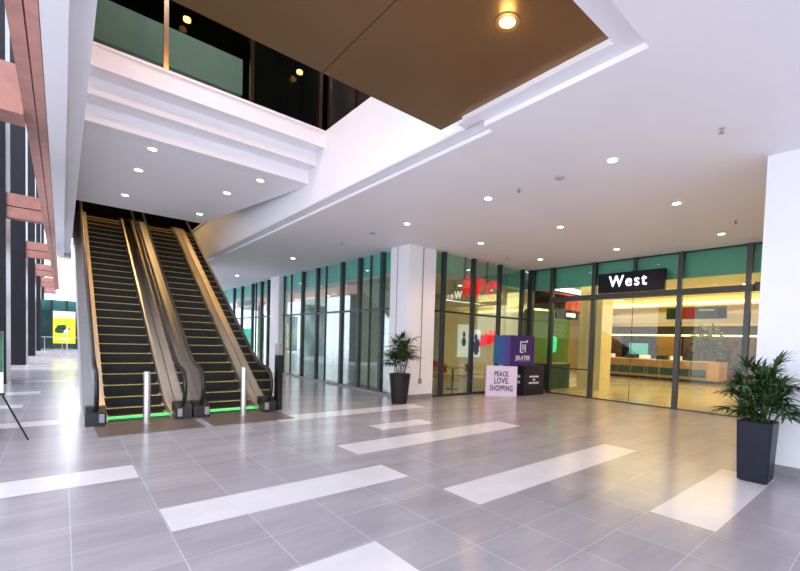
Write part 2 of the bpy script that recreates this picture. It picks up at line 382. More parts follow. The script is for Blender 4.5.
for a, b_ in ((-.4, 1.2), (1.2, 2.72), (2.72, 4.25), (4.25, 6.73), (6.73, 8.25), (8.25, 9.22)):
    bx('transom_pane', glass_k, XW - .006, XW + .006, a, b_, 3.28, ZC, w4)
for a, b_ in ((-.4, 1.2), (1.2, 2.72), (6.73, 8.25), (8.25, 9.22)):
    bx('pane', glass_w, XW - .006, XW + .006, a, b_, .04, 3.07, w4)
for y in (1.2, 2.72, 4.25, 6.73, 8.25): bx('mullion', frame_g if y < 7 else frame_m, XW - .07, XW + .07, y - .06, y + .06, 0, ZC, w4)
bx('thin_mullion', frame_m, XW - .05, XW + .05, 5.44, 5.52, 3.28, ZC, w4)
bx('corner_post', frame_m, XW - .08, XW + .08, 9.02, 9.22, 0, ZC, w4)
bx('header', frame_m, XW - .12, XW + .08, 2.60, 8.25, 3.07, 3.22, w4)
bx('header', frame_m, XW - .05, XW + .05, -.4, 2.60, 3.07, 3.28, w4)
bx('bottom_rail', frame_g, XW - .04, XW + .04, -.4, 2.72, 0, .04, w4)
bx('bottom_rail', frame_g, XW - .04, XW + .04, 6.73, 9.05, 0, .04, w4)
bx('rail_band', frame_g, XW - .03, XW + .03, 6.73, 9.05, .86, .90, w4)
d1 = win('door_1')
for a, b_ in ((4.31, 5.49), (5.49, 6.67), (2.78, 4.19)): bx('door_leaf', glass_w, XW - .03, XW - .018, a, b_, .03, 3.07, d1)
bx('door_stile', frame_g, XW - .035, XW - .012, 5.485, 5.495, .03, 3.07, d1)
for a, b_ in ((4.31, 6.67), (2.78, 4.19)): bx('bottom_rail', frame_g, XW - .04, XW - .005, a, b_, 0, .035, d1)
# teal bulkheads standing behind the top of the glass
sbox('wall_bulkhead', mat('teal_spandrel', (.06, .70, .56), .5, noise=.08), XF + .09, XF + .16, 10.09, 27.6, 3.62, ZC)
sbox('wall_bulkhead', teal, 7.92, 12.9, YK + .20, YK + .28, 3.62, ZC)
sbox('wall_bulkhead', teal, 12.48, 12.58, -.4, 9.3, 3.55, ZC)
sbox('ceiling_void', dark_m, 12.25, 13, -.4, 9.4, ZC, ZC + .1)

# ------------------------------------------------------------------ setting: rooms behind the glass
sbox('floor_shop', shop_floor_m, 7.2, 7.95, 10.09, 34, 0, .01)
sbox('floor_shop', shop_floor_m, 7.95, 12.2, 15.2, 34, 0, .01)
sbox('ceiling_shop', mat('shop_ceiling_paint', (.7, .7, .68), .6, noise=.03), 7.6, 12.3, 13.7, 34, 3.55, 3.65)
sbox('wall_shop_back', mat('shop_back_wall', (.36, .38, .38), .6, noise=.5, nscale=.8), 12.2, 12.3, 14, 34, 0, 3.6)
sbox('wall_shop_divider', mat('shop_divider_wall', (.42, .41, .38), .6, noise=.1), 7.6, 12.2, 13.6, 13.7, 0, 3.6)
sbox('floor_restaurant', mat('restaurant_floor', (.30, .22, .13), .2, noise=.1), 7.95, 17, 9.35, 15, 0, .012)
sbox('ceiling_restaurant', cream_c, 7.95, 17, 9.83, 15, 3.62, 3.7)
sbox('wall_restaurant_back', cream, 7.95, 17.2, 15, 15.2, 0, 3.6)
sbox('wall_restaurant_left', cream, 7.92, 7.97, 10.07, 13.6, 0, 3.6)
sbox('ceiling_mall', cream_c, 12.58, 20, -7, 9.4, 3.95, 4.0)
sbox('ceiling_mall_far', cream_c, 20, 34, -7, 16, 4.2, 4.25)
sbox('wall_mall_back', mix_d, 33.8, 34, -7, 16, 0, 4.25)
sbox('wall_mall_right', cream, 12.85, 34, -7.2, -7, 0, 4.25)
sbox('wall_mall_left', green_g, 12.4, 15.3, 9.4, 9.5, 0, 2.9)
sbox('wall_mall_end', cream, 17, 34, 15.9, 16, 0, 4.25)
sbox('pillar_mall', cream, 14.6, 15.4, 7.65, 8.55, 0, 3.95)
sbox('ceiling_bulkhead', white, 23.8, 24.2, 3, 13, 3.0, 3.45)
sbox('ceiling_orange_bulkhead', orange, 22.5, 23.5, 0, 6.9, 3.75, 4.2)

# ------------------------------------------------------------------ escalators
Y0, SL, ZT, AB = 9.81, .603, 5.58, .55
YT = Y0 + ZT / SL
def zn(y):
    if y < Y0 - AB: return 0.0
    if y < Y0 + AB: return SL * (y - Y0 + AB) ** 2 / (4 * AB)
    if y < YT - AB: return SL * (y - Y0)
    if y < YT + AB: return ZT - SL * (YT + AB - y) ** 2 / (4 * AB)
    return ZT
def ys(a, b_, n): return [a + (b_ - a) * i / n for i in range(n + 1)]
OY = 9.6            # the Empty stands at the comb
def L(pts): return [(y - OY, z) for y, z in pts]
LINE = sorted(ys(9.36, 10.5, 10) + ys(10.8, 18.3, 8) + ys(18.5, 20.2, 9))
def escalator(name, label, xc):
    t = thing(name, label, 'escalator', (xc, OY, 0), group='escalators up to the next floor')
    first = None
    for k in range(-6, 23):
        y = 11.676 + .3316 * k
        if first is None:
            m = MB()
            m.box(-.46, .46, 0, .42, -.21, 0, 0)
            m.box(-.46, .46, -.004, .03, -.012, .003, 1)
            m.box(-.46, -.435, .03, .33, -.01, .002, 1).box(.435, .46, .03, .33, -.01, .002, 1)
            first = m.build('step', [step_m, yellow_m], t); s = first
        else:
            s = first.copy(); C.objects.link(s); s.parent = t
        s.location = (0, y - OY, zn(y))
    # floor plate, comb and green comb light
    bx('comb_plate', comb_m, -.50, .50, 9.2 - OY, 9.66 - OY, 0, .016, t)
    bx('comb_light', green_led, -.54, .54, 9.60 - OY, 9.655 - OY, .014, .04, t)
    up = 20.2 - OY
    bx('upper_landing', plate_m, -.46, .46, 19.4 - OY, up, ZT - .03, ZT + .01, t)
    body = MB()
    lo = L([(y, max(0.0, zn(y) - 1.0)) for y in LINE]); hi = L([(y, zn(y) - .24 if zn(y) > .3 else 0.02) for y in LINE])
    body.strip(lo, hi, -.765, .765).build('truss', dark_m, t)
    for sx in (-1, 1):
        def xs(a, b_): return (min(sx * a, sx * b_), max(sx * a, sx * b_))
        MB().strip(L([(y, max(0, zn(y) - .26)) for y in LINE]), L([(y, zn(y) + .07) for y in LINE]), *xs(.466, .49)).build('skirt', steel, t)
        MB().strip(L([(y, zn(y) + .07) for y in LINE]), L([(y, zn(y) + .12) for y in LINE]), *xs(.47, .625)).build('inner_deck', deck_m, t)
        MB().strip(L([(y, zn(y) + .06) for y in LINE]), L([(y, zn(y) + .115) for y in LINE]), *xs(.645, .785)).build('outer_deck', steel, t)
        MB().strip(L([(y, max(0, zn(y) - 1.0)) for y in LINE]), L([(y, zn(y) + .06) for y in LINE]), *xs(.766, .782)).build('side_cladding', steel_w, t)
        # glass with a rounded newel
        g = MB().strip(L([(y, zn(y) + .10) for y in LINE]), L([(y, zn(y) + .90) for y in LINE]), *xs(.632, .644))
        arc = [(9.36 - OY - .30 * math.sin(a), .58 + zn(9.36) + .31 * math.cos(a)) for a in ys(0, PI, 12)]
        poly = [(9.36 - OY, .9)] + arc + [(9.36 - OY, .27)]
        g.prism(poly, lambda p: (sx * .632, *p), lambda p: (sx * .644, *p))
        g.build('glass_panel', glass_esc, t)
        pts = [(y, zn(y) + .93) for y in reversed(LINE)]
        pts += [(9.36 - .33 * math.sin(a), .58 + .35 * math.cos(a)) for a in ys(.2, PI, 10)] + [(9.5, .23)]
        MB().tube([(sx * .638, y - OY, z) for y, z in pts], .036, 8).build('handrail', rubber, t, smooth=True)
        nb = MB().prism([(9.12, 0), (9.5, 0), (9.5, .30), (9.28, .30), (9.12, .22)], lambda p: (sx * .50, p[0] - OY, p[1]), lambda p: (sx * .78, p[0] - OY, p[1]))
        n_ = nb.build('newel_base', rubber, t, bevel=.012)
        bx('base_sensor', grey_pl, *xs(.53, .60), 9.06 - OY, 9.12 - OY, .06, .2, n_)
    return t
sbox('floor_landing_plate', plate_m, .40, 1.84, 8.10, 9.2, -.02, .006)
sbox('floor_landing_plate', plate_m, 1.97, 3.41, 8.10, 9.2, -.02, .006)
escalator('escalator', 'left one of the two escalators, next to the open corridor', 1.06)
escalator('escalator', 'right one of the two escalators, next to the shop windows', 2.64)

# ------------------------------------------------------------------ steel bollards and dark post
def bollard(name, x, y, h, label):
    t = thing(name, label, 'bollard', (x, y, 0), group='steel bollards in front of the escalators')
    MB().lathe([(.056, 0), (.056, h - .04), (.05, h - .012), (.035, h)], 20).build('post', steel_w, t, smooth=True)
    MB().lathe([(.075, 0.004), (.075, .012), (.06, .018)], 20).build('base_ring', steel, t, smooth=True)
bollard('bollard', 1.10, 8.94, .92, 'shiny steel bollard in front of the left escalator')
bollard('bollard', 2.69, 8.92, .98, 'shiny steel bollard in front of the right escalator')
t = thing('barrier_post', 'square black post with grey top right of the right escalator', 'post', (3.52, 9.3, 0), math.radians(20))
bx('post_body', rubber, -.06, .06, -.06, .06, 0, 1.2, t, bevel=.006)
bx('post_top', grey_pl, -.06, .06, -.06, .06, 1.2, 1.45, t, bevel=.006)

# ------------------------------------------------------------------ palms in planters
def fan_palm(t, z0, zmax, rad, ncane, seed, xmax=None, low=.85):
    rnd = random.Random(seed); leaf = MB(); V = Vector
    for c in range(ncane):
        a = 2 * PI * c / ncane + rnd.uniform(-.4, .4); r0 = rnd.uniform(.03, .11)
        base = V((r0 * math.cos(a), r0 * math.sin(a), z0 - .04)); h = (zmax - z0) * rnd.uniform(.35, .78)
        top = base + V((math.cos(a) * rad * .18, math.sin(a) * rad * .18, h))
        MB().tube([base, (base + top) / 2 + V((rnd.uniform(-.015, .015), rnd.uniform(-.015, .015), 0)), top], [.011, .010, .008], 6).build('cane', stem_m, t, smooth=True)
        for f in range(rnd.randint(7, 9)):
            fa = rnd.uniform(0, 2 * PI); el = rnd.uniform(.05, 1.2); pl = rnd.uniform(.10, .24)
            s = top - V((0, 0, rnd.uniform(0, h * low)))
            d = V((math.cos(fa) * math.cos(el), math.sin(fa) * math.cos(el), math.sin(el)))
            e = s + d * pl
            leaf.tube([s, e], [.004, .003], 4)
            side = d.cross(V((0, 0, 1))).normalized(); nb = rnd.randint(7, 9)
            for q in range(nb):
                ang = (q - (nb - 1) / 2) * .32
                bd = (d * math.cos(ang) + side * math.sin(ang)).normalized()
                ln = rad * rnd.uniform(.55, .78) * (1 - .12 * abs(q - (nb - 1) / 2) / 2)
                nrm = bd.cross(side.cross(bd)).normalized() if abs(bd.dot(side)) < .95 else V((0, 0, 1))
                w = bd.cross(V((0, 0, 1)));
                w = w.normalized() if w.length > .05 else side
                upv = w.cross(bd).normalized()
                wd = rnd.uniform(.013, .020)
                P = [e + bd * ln * u - V((0, 0, 1)) * ln * .38 * u * u * (1 if el < .9 else .6) for u in (0, .3, .65, 1)]
                ww = [wd * .4, wd, wd * .9, wd * .08]
                vs = []
                for p, x in zip(P, ww): vs += [p - w * x + upv * x * .35, p, p + w * x + upv * x * .35]
                fs = []
                for i in range(3):
                    for j in range(2): fs.append((i * 3 + j, i * 3 + j + 1, i * 3 + j + 4, i * 3 + j + 3))
                leaf.add(vs, fs)
    if xmax: leaf.v = [(min(v[0], xmax - .012 + .004 * math.sin(40 * v[2])), v[1], v[2]) for v in leaf.v]
    return leaf.build('fronds', leaf_m, t)
t = thing('potted_palm', 'fan palm in a square tapered navy planter by right white pillar', 'potted plant', (6.44, 1.25, 0))
p = MB().box(-.185, .185, -.185, .185, .012, .755, taper=.85)
p.build('planter', navy_pot, t, bevel=.012)
bx('planter_foot', rubber, -.13, .13, -.13, .13, 0, .014, t)
bx('soil', soil_m, -.16, .16, -.16, .16, .756, .762, t)
fan_palm(t, .75, 1.68, .44, 13, 4, 6.95 - 6.44)
t = thing('potted_palm', 'fan palm in a round black planter by the corner pillar', 'potted plant', (6.42, 8.78, 0), .5)
MB().lathe([(.19, 0), (.205, .05), (.27, .74), (.275, .76), (.25, .76), (.245, .70), (.0, .70)], 28).build('planter', black_pot, t, smooth=True)
MB().lathe([(.001, .701), (.24, .705), (.001, .715)], 20).build('soil', soil_m, t)
fan_palm(t, .72, 1.80, .54, 11, 11, None, .40)

# ------------------------------------------------------------------ promotion cubes and board
t = thing('promotion_cube', 'dark navy display cube on the floor under the violet cube', 'display cube', (11.23, 8.54, 0), math.radians(-5))
bx('cube_body', violet_d, -.465, .465, -.465, .465, 0, .955, t, bevel=.006)
pr = MB()
for z, ws in ((.60, (.10, .16, .12)), (.50, (.10,)), (.40, (.08, .07, .12, .13))):
    x = -sum(ws) / 2 - .02 * (len(ws) - 1) / 2
    for w_ in ws: pr.box(x, x + w_, -.472, -.4655, z - .028, z + .028); x += w_ + .02
pr.build('printed_lines', print_w, t)
pr = MB()
for z, ws in ((.60, (.16, .2)), (.42, (.1, .14, .1))):
    x = -.30
    for w_ in ws: pr.box(-.472, -.4655, x, x + w_, z - .045, z + .045); x += w_ + .03
pr.build('printed_lines', print_w, t)
t = thing('promotion_cube', 'violet display cube with white logo on top of the dark cube', 'display cube', (10.74, 8.58, .956), math.radians(-15))
bx('cube_body', violet, -.46, .46, -.46, .46, 0, .93, t, bevel=.006)
bx('side_print', violet_b, -.466, -.459, -.455, .455, .005, .925, t)
text_obj('JELATEK', .17, .002, print_w, 'logo_lettering', t, (.02, -.464, .24), (PI / 2, 0, 0), xs=.82, bold=.004, spacing=1.1)
ic = MB().box(-.10, -.065, -.467, -.46, .42, .74).box(.08, .115, -.467, -.46, .42, .66).box(-.10, .17, -.467, -.46, .72, .75).box(.14, .18, -.467, -.46, .74, .79).box(-.10, .03, -.467, -.46, .40, .43)
ic.build('logo_frame', print_w, t)
MB().box(-.03, .05, -.467, -.46, .50, .66).box(.0, .03, -.467, -.46, .46, .50).build('logo_figure', print_b, t)
bx('logo_line', print_w, -.28, .32, -.465, -.46, .145, .152, t)
t = thing('promotion_board', 'square lavender sign reading PEACE, LOVE, SHOPPING, standing on the floor', 'sign', (9.955, 8.375, 0), math.radians(-41.7))
bx('board', lav, -.475, .475, 0, .22, 0, .93, t, bevel=.004)
for tx, z, s, w_ in (('PEACE.', .685, .21, .45), ('LOVE.', .475, .245, .45), ('SHOPPING', .245, .235, .70)):
    text_obj(tx, s, .002, ink, 'board_lettering', t, (.0, -.002, z), (PI / 2, 0, 0), width=w_, bold=.006, spacing=1.08)

# ------------------------------------------------------------------ entrance sign
t = thing('entrance_sign', 'dark navy lit sign reading West over the sliding doors', 'sign', (12.08, 5.55, 3.23), -PI / 2)
bx('sign_box', sign_navy, -.96, .96, 0, .12, 0, .58, t, bevel=.006)
text_obj('West', .46, .012, white_l, 'sign_lettering', t, (-.06, -.012, .31), (PI / 2, 0, 0), width=1.10, bold=.002, spacing=1.24)

# ------------------------------------------------------------------ red letters behind the restaurant glass
def letter(parts, x0, label, sc=.59, wd=1.0):
    t = MB(); sl = .22
    for poly in parts:
        f = lambda y: (lambda p: (x0 + (p[0] * .84 + p[1] * sl) * sc, y, 3.08 + p[1] * sc))
        t.prism(poly, f(YK + .065), f(YK + .15))
    return t
Kp = [[(.02, 0), (.40, 0), (.38, .14), (.34, .14), (.32, .86), (.38, .86), (.38, 1), (.04, 1), (.04, .86), (.10, .86), (.10, .14), (.02, .14)],
      [(.34, .46), (.74, .90), (.66, .90), (.66, 1), (1.0, 1), (1.0, .89), (.90, .87), (.34, .28)],
      [(.48, .46), (.62, .64), (.96, .13), (1.02, .11), (1.02, 0), (.66, 0), (.66, .11), (.70, .13)]]
Fp = [[(.0, 0), (.44, 0), (.44, .13), (.36, .14), (.36, .86), (.10, .86), (.10, .14), (.0, .13)],
      [(.02, .86), (.95, .86), (.95, 1), (.02, 1)], [(.82, .70), (.95, .70), (.95, .9), (.86, .9)], [(.3, .44), (.62, .44), (.62, .58), (.3, .58)], [(.56, .38), (.64, .38), (.64, .64), (.60, .64)]]
def arcp(a0, a1, r, n=12): return [(.5 + r[0] * math.cos(a), .5 + r[1] * math.sin(a)) for a in ys(a0, a1, n)]
Cp = []
oo = arcp(math.radians(45), math.radians(315), (.48, .53), 16); ii = arcp(math.radians(45), math.radians(315), (.20, .33), 16)
for i in range(16): Cp.append([oo[i], oo[i + 1], ii[i + 1], ii[i]])
Cp.append([(.66, .62), (.92, .62), (.92, 1.0), (.80, 1.0), (.78, .9), (.64, .78)])
for prt, x0, n_, tgt in ((Kp, 9.09, 'K', ''), (Fp, 9.665, 'F', ''), (Cp, 10.22, 'C', '')):
    o = letter(prt, x0, n_).build('sign_letter', red)
    tag(o, 'big red lit letter %s behind the restaurant glass' % n_, 'sign letter', 'red lit letters behind the glass')

# ------------------------------------------------------------------ ceiling lamps, sprinklers
proto = None
def downlight(x, y, z, label, orange_=False, power=26, rad=.075, group='round downlights in the ceiling', col=(1, .93, .80)):
    t = thing('downlight', label, 'ceiling light', (x, y, z), group=group)
    MB().lathe([(rad * .8, -.004), (rad * 1.25, -.010), (rad * 1.3, 0), (rad * .8, 0)], 20).build('trim_ring', trim_ring if not orange_ else bronze_panel, t)
    MB().lathe([(.001, -.007), (rad * .82, -.007), (rad * .82, -.003), (.001, -.003)], 20).build('lens', lamp_o if orange_ else lamp_e, t)
    l = bpy.data.lights.new('lamp', 'POINT' if orange_ else 'SPOT'); l.energy = power; l.shadow_soft_size = .06
    if not orange_: l.spot_size = 2.4; l.spot_blend = .6
    l.color = (1, .66, .28) if orange_ else col
    lo_ = bpy.data.objects.new('lamp', l); C.objects.link(lo_); lo_.parent = t; lo_.location = (0, 0, -.10 if orange_ else -.03)
G1 = [(5.70, 2.94, 'near right pillar, nearest of the main grid'), (8.15, 2.96, None), (10.9, 2.98, None), (5.70, 5.27, None), (8.13, 5.33, None), (10.9, 5.39, None),
      (5.72, 7.72, None), (8.12, 7.71, None), (10.8, 7.74, None), (5.69, 13.96, None), (5.68, 20.0, None)]
LB = ['downlight in white ceiling, left of the right pillar, nearest the camera', 'downlight in white ceiling between the near one and the entrance',
      'downlight nearest the right end of the entrance glass wall', 'downlight in white ceiling right of the stepped beam end, middle row left',
      'downlight in the middle of the white ceiling before the West sign', 'downlight just in front of the West sign',
      'downlight left of the red letters, by the corner pillar top', 'downlight in front of the red letters',
      'downlight in the inner corner between restaurant glass and entrance', 'downlight in front of the first shop window left of the corner pillar',
      'farthest downlight by the far shop window beside the right escalator']
for (x, y, _), lb in zip(G1, LB): downlight(x, y, ZC, lb, power=75 if x > 7 else 50 if y > 7 else 26, col=(1, .58, .28) if x > 7 else (1, .70, .45) if y > 7 else (1, .93, .80))
for (x, y, lb) in ((1.15, 8.95, 'nearest left downlight in the low ceiling over the escalators'), (1.10, 10.3, 'middle left downlight in the low ceiling over the escalators'),
                   (1.08, 12.4, 'farthest left downlight over the left escalator'), (2.98, 9.05, 'nearest right downlight in the low ceiling over the escalators'),
                   (2.72, 10.4, 'middle right downlight in the low ceiling over the escalators'), (2.68, 12.75, 'farthest right downlight over the right escalator')):
    downlight(x, y, 4.76, lb, group='downlights over the escalators', power=16)
downlight(2.81, 2.45, 4.345, 'round orange glowing downlight in the bronze ceiling panel', True, 2.5, .085, 'lamp in the bronze ceiling')
for i, (x, y, lb) in enumerate(((5.75, 1.63, 'sprinkler in white ceiling nearest the right pillar'), (5.70, 4.57, 'sprinkler in white ceiling beside the stepped beam end'),
                   (10.0, 2.5, 'sprinkler in white ceiling near the right end of the entrance'), (5.62, 10.55, 'sprinkler before the shop window left of the corner pillar'),
                   (9.95, 8.33, 'sprinkler in white ceiling above the red letters'))):
    t = thing('sprinkler', lb, 'sprinkler', (x, y, ZC), group='sprinklers in the white ceiling')
    MB().lathe([(.035, -.006), (.035, 0), (.001, 0)], 14).build('escutcheon', steel_w, t)
    MB().lathe([(.012, -.05), (.012, -.006)], 10).build('nozzle', grey_pl, t)
    MB().lathe([(.001, -.058), (.03, -.056), (.03, -.05), (.001, -.05)], 14).build('deflector', grey_pl, t)
t = thing('smoke_detector', 'flat grey round detector in the white ceiling', 'smoke detector', (5.74, 3.82, ZC))
MB().lathe([(.05, -.022), (.075, -.012), (.08, 0), (.001, 0)], 20).build('detector_body', mat('detector_grey', (.45, .45, .47), .5, noise=.03), t)
t = thing('smoke_detector', 'flat grey round detector by the corner pillar top', 'smoke detector', (5.66, 9.03, ZC))
MB().lathe([(.05, -.022), (.075, -.012), (.08, 0), (.001, 0)], 20).build('detector_body', mat('detector_grey', (.45, .45, .47), .5, noise=.03), t)
# conduit on the corner pillar
t = thing('conduit', 'thin grey pipe down the right face of the corner pillar', 'pipe', (7.42, 9.20, 0))
MB().tube([(0, 0, .55), (0, 0, 4.2)], .014, 8).build('pipe', grey_pl, t)
bx('junction_box', grey_pl, -.05, .05, -.03, .015, .42, .56, t, bevel=.006)

# ------------------------------------------------------------------ upper level: dark glass with bronze posts
t = thing('glass_partition', 'dark glass wall on the floor above, over the far peach ledge', 'glass partition', (.22, 7.86, 5.585))
x0 = 0
for x in (-.6, .95, 2.2, 3.45):
    if x > 0: bx('bronze_post', copper, x - .03, x + .03, -.04, .04, 0, 3.1, t)
for a, b_ in ((.0, .95), (.95, 2.2), (2.2, 3.45)): bx('glass_pane', glass_dark, a + .03, b_ - .03, -.006, .006, 0, 3.1, t)
bx('glass_pane', blk, 2.25, 3.5, .03, .045, 0, 3.1, t)
bx('bottom_track', blk, 0, 3.5, -.03, .03, 0, .04, t)
t = thing('glass_partition', 'dark glass wall on the floor above, over the right void wall', 'glass partition', (3.80, 4.3, 5.60))
bx('glass_pane', blk, -.006, .006, 0, 3.5, 0, 3.0, t)
for y in (1.2, 2.4): bx('bronze_post', blk, -.05, .02, y - .03, y + .03, 0, 3.0, t)
for i, (x, y, lb) in enumerate(((1.42, 7.6, 'small lamp above the dark glass, left one'), (3.2, 7.6, 'small lamp above the dark glass, right one'))):
    o = MB().lathe([(.001, 0), (.05, 0), (.05, .04), (.001, .04)], 14, (x, 7.72, 6.40)).build('glass_wall_lamp', lamp_o)
    tag(o, lb, 'lamp', 'lamps above the dark glass')

# ------------------------------------------------------------------ left side: easel, far front with poster
t = thing('easel', 'display easel with a pale board at the left edge', 'easel', (-.95, 8.3, 0))
MB().tube([(.59, .16, 0), (.33, .0, .72), (0, -.2, 1.75)], .011, 8).build('leg', rubber, t)
MB().tube([(-.59, .16, 0), (-.33, .0, .72), (0, -.2, 1.75)], .011, 8).build('leg', rubber, t)
MB().tube([(0, .75, 0), (0, -.15, 1.7)], .011, 8).build('leg', rubber, t)
bx('board', white_p, -.36, .36, -.09, -.06, .72, 1.55, t); bx('board_tray', rubber, -.38, .38, -.11, -.03, .69, .715, t)
bx('board_print', green_d, -.36, .36, -.094, -.09, 1.0, 1.55, t)
w5 = win('window_5')
for a, b_ in ((-1.5, -.6), (-.6, .3), (.3, 1.2), (1.2, 2.4)): bx('pane', glass_f, a, b_, 45.99, 46.01, 0, 3.95, w5)
for x in (-1.5, -.6, .3, 1.2): bx('mullion', frame_m, x - .06, x + .06, 45.9, 46.1, 0, 3.95, w5)
bx('header', frame_g, -1.6, 2.4, 45.85, 46.1, 3.0, 3.12, w5)
sbox('wall_far_back', mat('far_shop_dark', (.02, .05, .055), .4, noise=.4, nscale=.7), -6, 2.4, 48, 48.2, 0, 4.0)
sbox('wall_far_upper', mat('far_shop_teal', (.12, .32, .32), .3, noise=.3, nscale=.5), -1.6, 2.4, 46.2, 46.4, 3.1, 3.95)
t = thing('poster_stand', 'yellow lit poster on a stand at the corridor end', 'poster', (.09, 36.7, 0))
bx('poster_panel', yellow_p, -.52, .55, -.03, .03, .72, 2.35, t); bx('poster_header', white_p, -.52, .55, -.031, .03, 2.352, 2.78, t)
def blob(x, z, rx, rz, seed, d):
    rn = random.Random(seed)
    pts = []
    for a in ys(0, 2 * PI, 26)[:-1]:
        q = rn.uniform(.78, 1.15); pts.append((x + rx * q * math.cos(a), z + rz * q * math.sin(a)))
    return MB().prism(pts, lambda p: (p[0], -.031 - d, p[1]), lambda p: (p[0], -.03, p[1]))
blob(-.10, 1.62, .34, .30, 2, .004).build('poster_print', green_d, t)
blob(.10, 1.50, .12, .22, 5, .007).build('poster_figure', white_p, t)
blob(.0, 1.66, .10, .09, 8, .010).build('poster_figure', dark_m, t)
bx('poster_line', white_p, -.35, .3, -.036, -.03, .95, 1.05, t)
for x in (-.08, .12): bx('leg', steel, x - .02, x + .02, -.02, .02, 0, .72, t)
bx('foot', steel, -.2, .24, -.15, .15, 0, .02, t)
t = thing('guard_rail', 'low steel rail at the far end of the left corridor', 'rail', (-1.0, 44.5, 0))
MB().tube([(-1.3, 0, 1.0), (2.6, 0, 1.0)], .03, 8).build('top_rail', steel, t)
for x in (-1.3, 0, 1.3, 2.6): MB().tube([(x, 0, 0), (x, 0, 1.0)], .025, 8).build('post', steel, t)

# ------------------------------------------------------------------ restaurant furniture
def chair(label, x, y, rz, first=[None]):
    if first[0]:
        return dup(first[0], (x, y, .012), rz, label)
    t = thing('chair', label, 'chair', (x, y, .012), rz, 'red chairs in the restaurant')
    bx('seat', red_p, -.2, .2, -.2, .2, .43, .46, t, bevel=.01); bx('backrest', red_p, -.2, .2, .17, .2, .58, .86, t, bevel=.01)
    for a in (-1, 1):
        MB().tube([(a * .18, .18, 0), (a * .18, .185, .86)], .012, 6).build('leg', steel, t)
        MB().tube([(a * .18, -.18, 0), (a * .18, -.18, .43)], .012, 6).build('leg', steel, t)
    first[0] = t; return t
def table(label, x, y, first=[None]):
    if first[0]: return dup(first[0], (x, y, .012), None, label)
    t = thing('table', label, 'table', (x, y, .012), 0, 'wooden tables in the restaurant')
    bx('tabletop', wood, -.35, .35, -.35, .35, .72, .75, t, bevel=.006)
    MB().tube([(0, 0, .02), (0, 0, .72)], .035, 10).build('pedestal', rubber, t); MB().lathe([(.24, 0), (.22, .02), (.04, .03)], 18).build('table_base', rubber, t)
    first[0] = t; return t
for lb, x, y in (('wooden table behind the glass nearest the corner pillar', 8.7, 10.6), ('wooden table in the middle bay behind the restaurant glass', 9.9, 10.5), ('wooden table farther back before the white wall poster', 9.9, 12.4)):
    table(lb, x, y)
for lb, x, y, rz in (('red chair left of the table nearest the corner pillar', 8.15, 10.6, PI / 2), ('red chair behind the table nearest the corner pillar', 8.7, 11.15, 0), ('red chair right of the table nearest the corner pillar', 9.2, 10.45, -PI / 2),
                     ('red chair behind the middle bay table', 9.9, 11.1, 0), ('red chair right of the middle bay table', 10.5, 10.5, -PI / 2), ('red chair before the white wall poster', 9.3, 12.4, PI / 2), ('red chair behind the rear table', 9.95, 13.0, 0), ('red chair right of the rear table', 10.5, 12.4, -PI / 2)):
    chair(lb, x, y, rz)
t = thing('wall_poster', 'white lit poster with dark figures on the restaurant wall', 'poster', (14.85, 14.97, 1.3))
bx('poster_panel', white_p, -.5, .25, -.05, 0, -.4, 1.2, t); bx('poster_panel', white_p, .5, 1.1, -.05, 0, -.4, 1.0, t)
pf = MB()
for x, z, r in ((-.1, .35, .15), (-.1, .72, .1), (.8, .0, .2), (.9, .3, .15), (.75, .6, .12), (.7, .25, .12)): pf.prism([(x + r * math.cos(a), z + 1.5 * r * math.sin(a)) for a in ys(0, 2 * PI * .93, 13)], lambda p: (p[0], -.056, p[1]), lambda p: (p[0], -.05, p[1]))
pf.build('poster_print', dark_m, t)
t = thing('wall_emblem', 'red slanted script sign on the cream restaurant wall', 'sign', (16.45, 14.95, 1.45))
e_ = MB()
for q, (x, z, h) in enumerate(((-.55, 0, .55), (-.25, .08, .6), (.05, .1, .75), (.32, .2, .6))): e_.tube([(x, -.04, z), (x + .2, -.04, z + h), (x + .28, -.04, z + h * .5), (x + .18, -.04, z + .05)], .07, 6)
e_.build('emblem_stroke', red, t)
t = thing('shop_fascia', 'black shop fascia with red band left of the entrance doors', 'fascia', (14.2, 9.36, 2.98))
bx('fascia_panel', mat('matt_black_fascia', (.012, .009, .009), .8, 0, .1, noise=.2), -1.75, 1.9, -.10, -.02, -.02, .74, t)
bx('red_band', red_p, -1.75, 1.9, -.115, -.10, .62, .68, t); bx('red_panel', red_p, .5, 1.7, -.112, -.10, .06, .5, t)
t = thing('hanging_shop_sign', 'black hanging sign with white lettering left of the doors', 'sign', (14.2, 8.85, 2.62), 0)
bx('sign_panel', blk, -.75, .75, -.04, .04, 0, .34, t)
for x in (-.6, .6): MB().tube([(x, 0, .34), (x, 0, 1.33)], .01, 6).build('hanger', rubber, t)
pr = MB(); x = -.1
for w_ in (.1, .12, .09, .13, .1, .08): pr.box(x, x + w_ * .7, -.046, -.04, .1, .24); x += w_
pr.build('lettering', white_l, t)
t = thing('service_counter', 'dark low counter behind the glass left of the entrance doors', 'counter', (14.3, 9.05, 0))
bx('counter_body', dteal, -1.3, .25, -.2, .25, 0, .92, t); bx('counter_top', wood, -1.33, .28, -.23, .28, .92, .96, t)
o = MB().lathe([(.06, 0), (.14, .05), (.16, .5), (.08, .62)], 16, (14.0, 9.3, 1.35)).build('green_wall_light', mat('green_glow', (.02, .6, .3), .4, emit=(.02, .8, .35), es=.7, noise=.05))
tag(o, 'green glowing bottle-shaped light on the green wall', 'light')

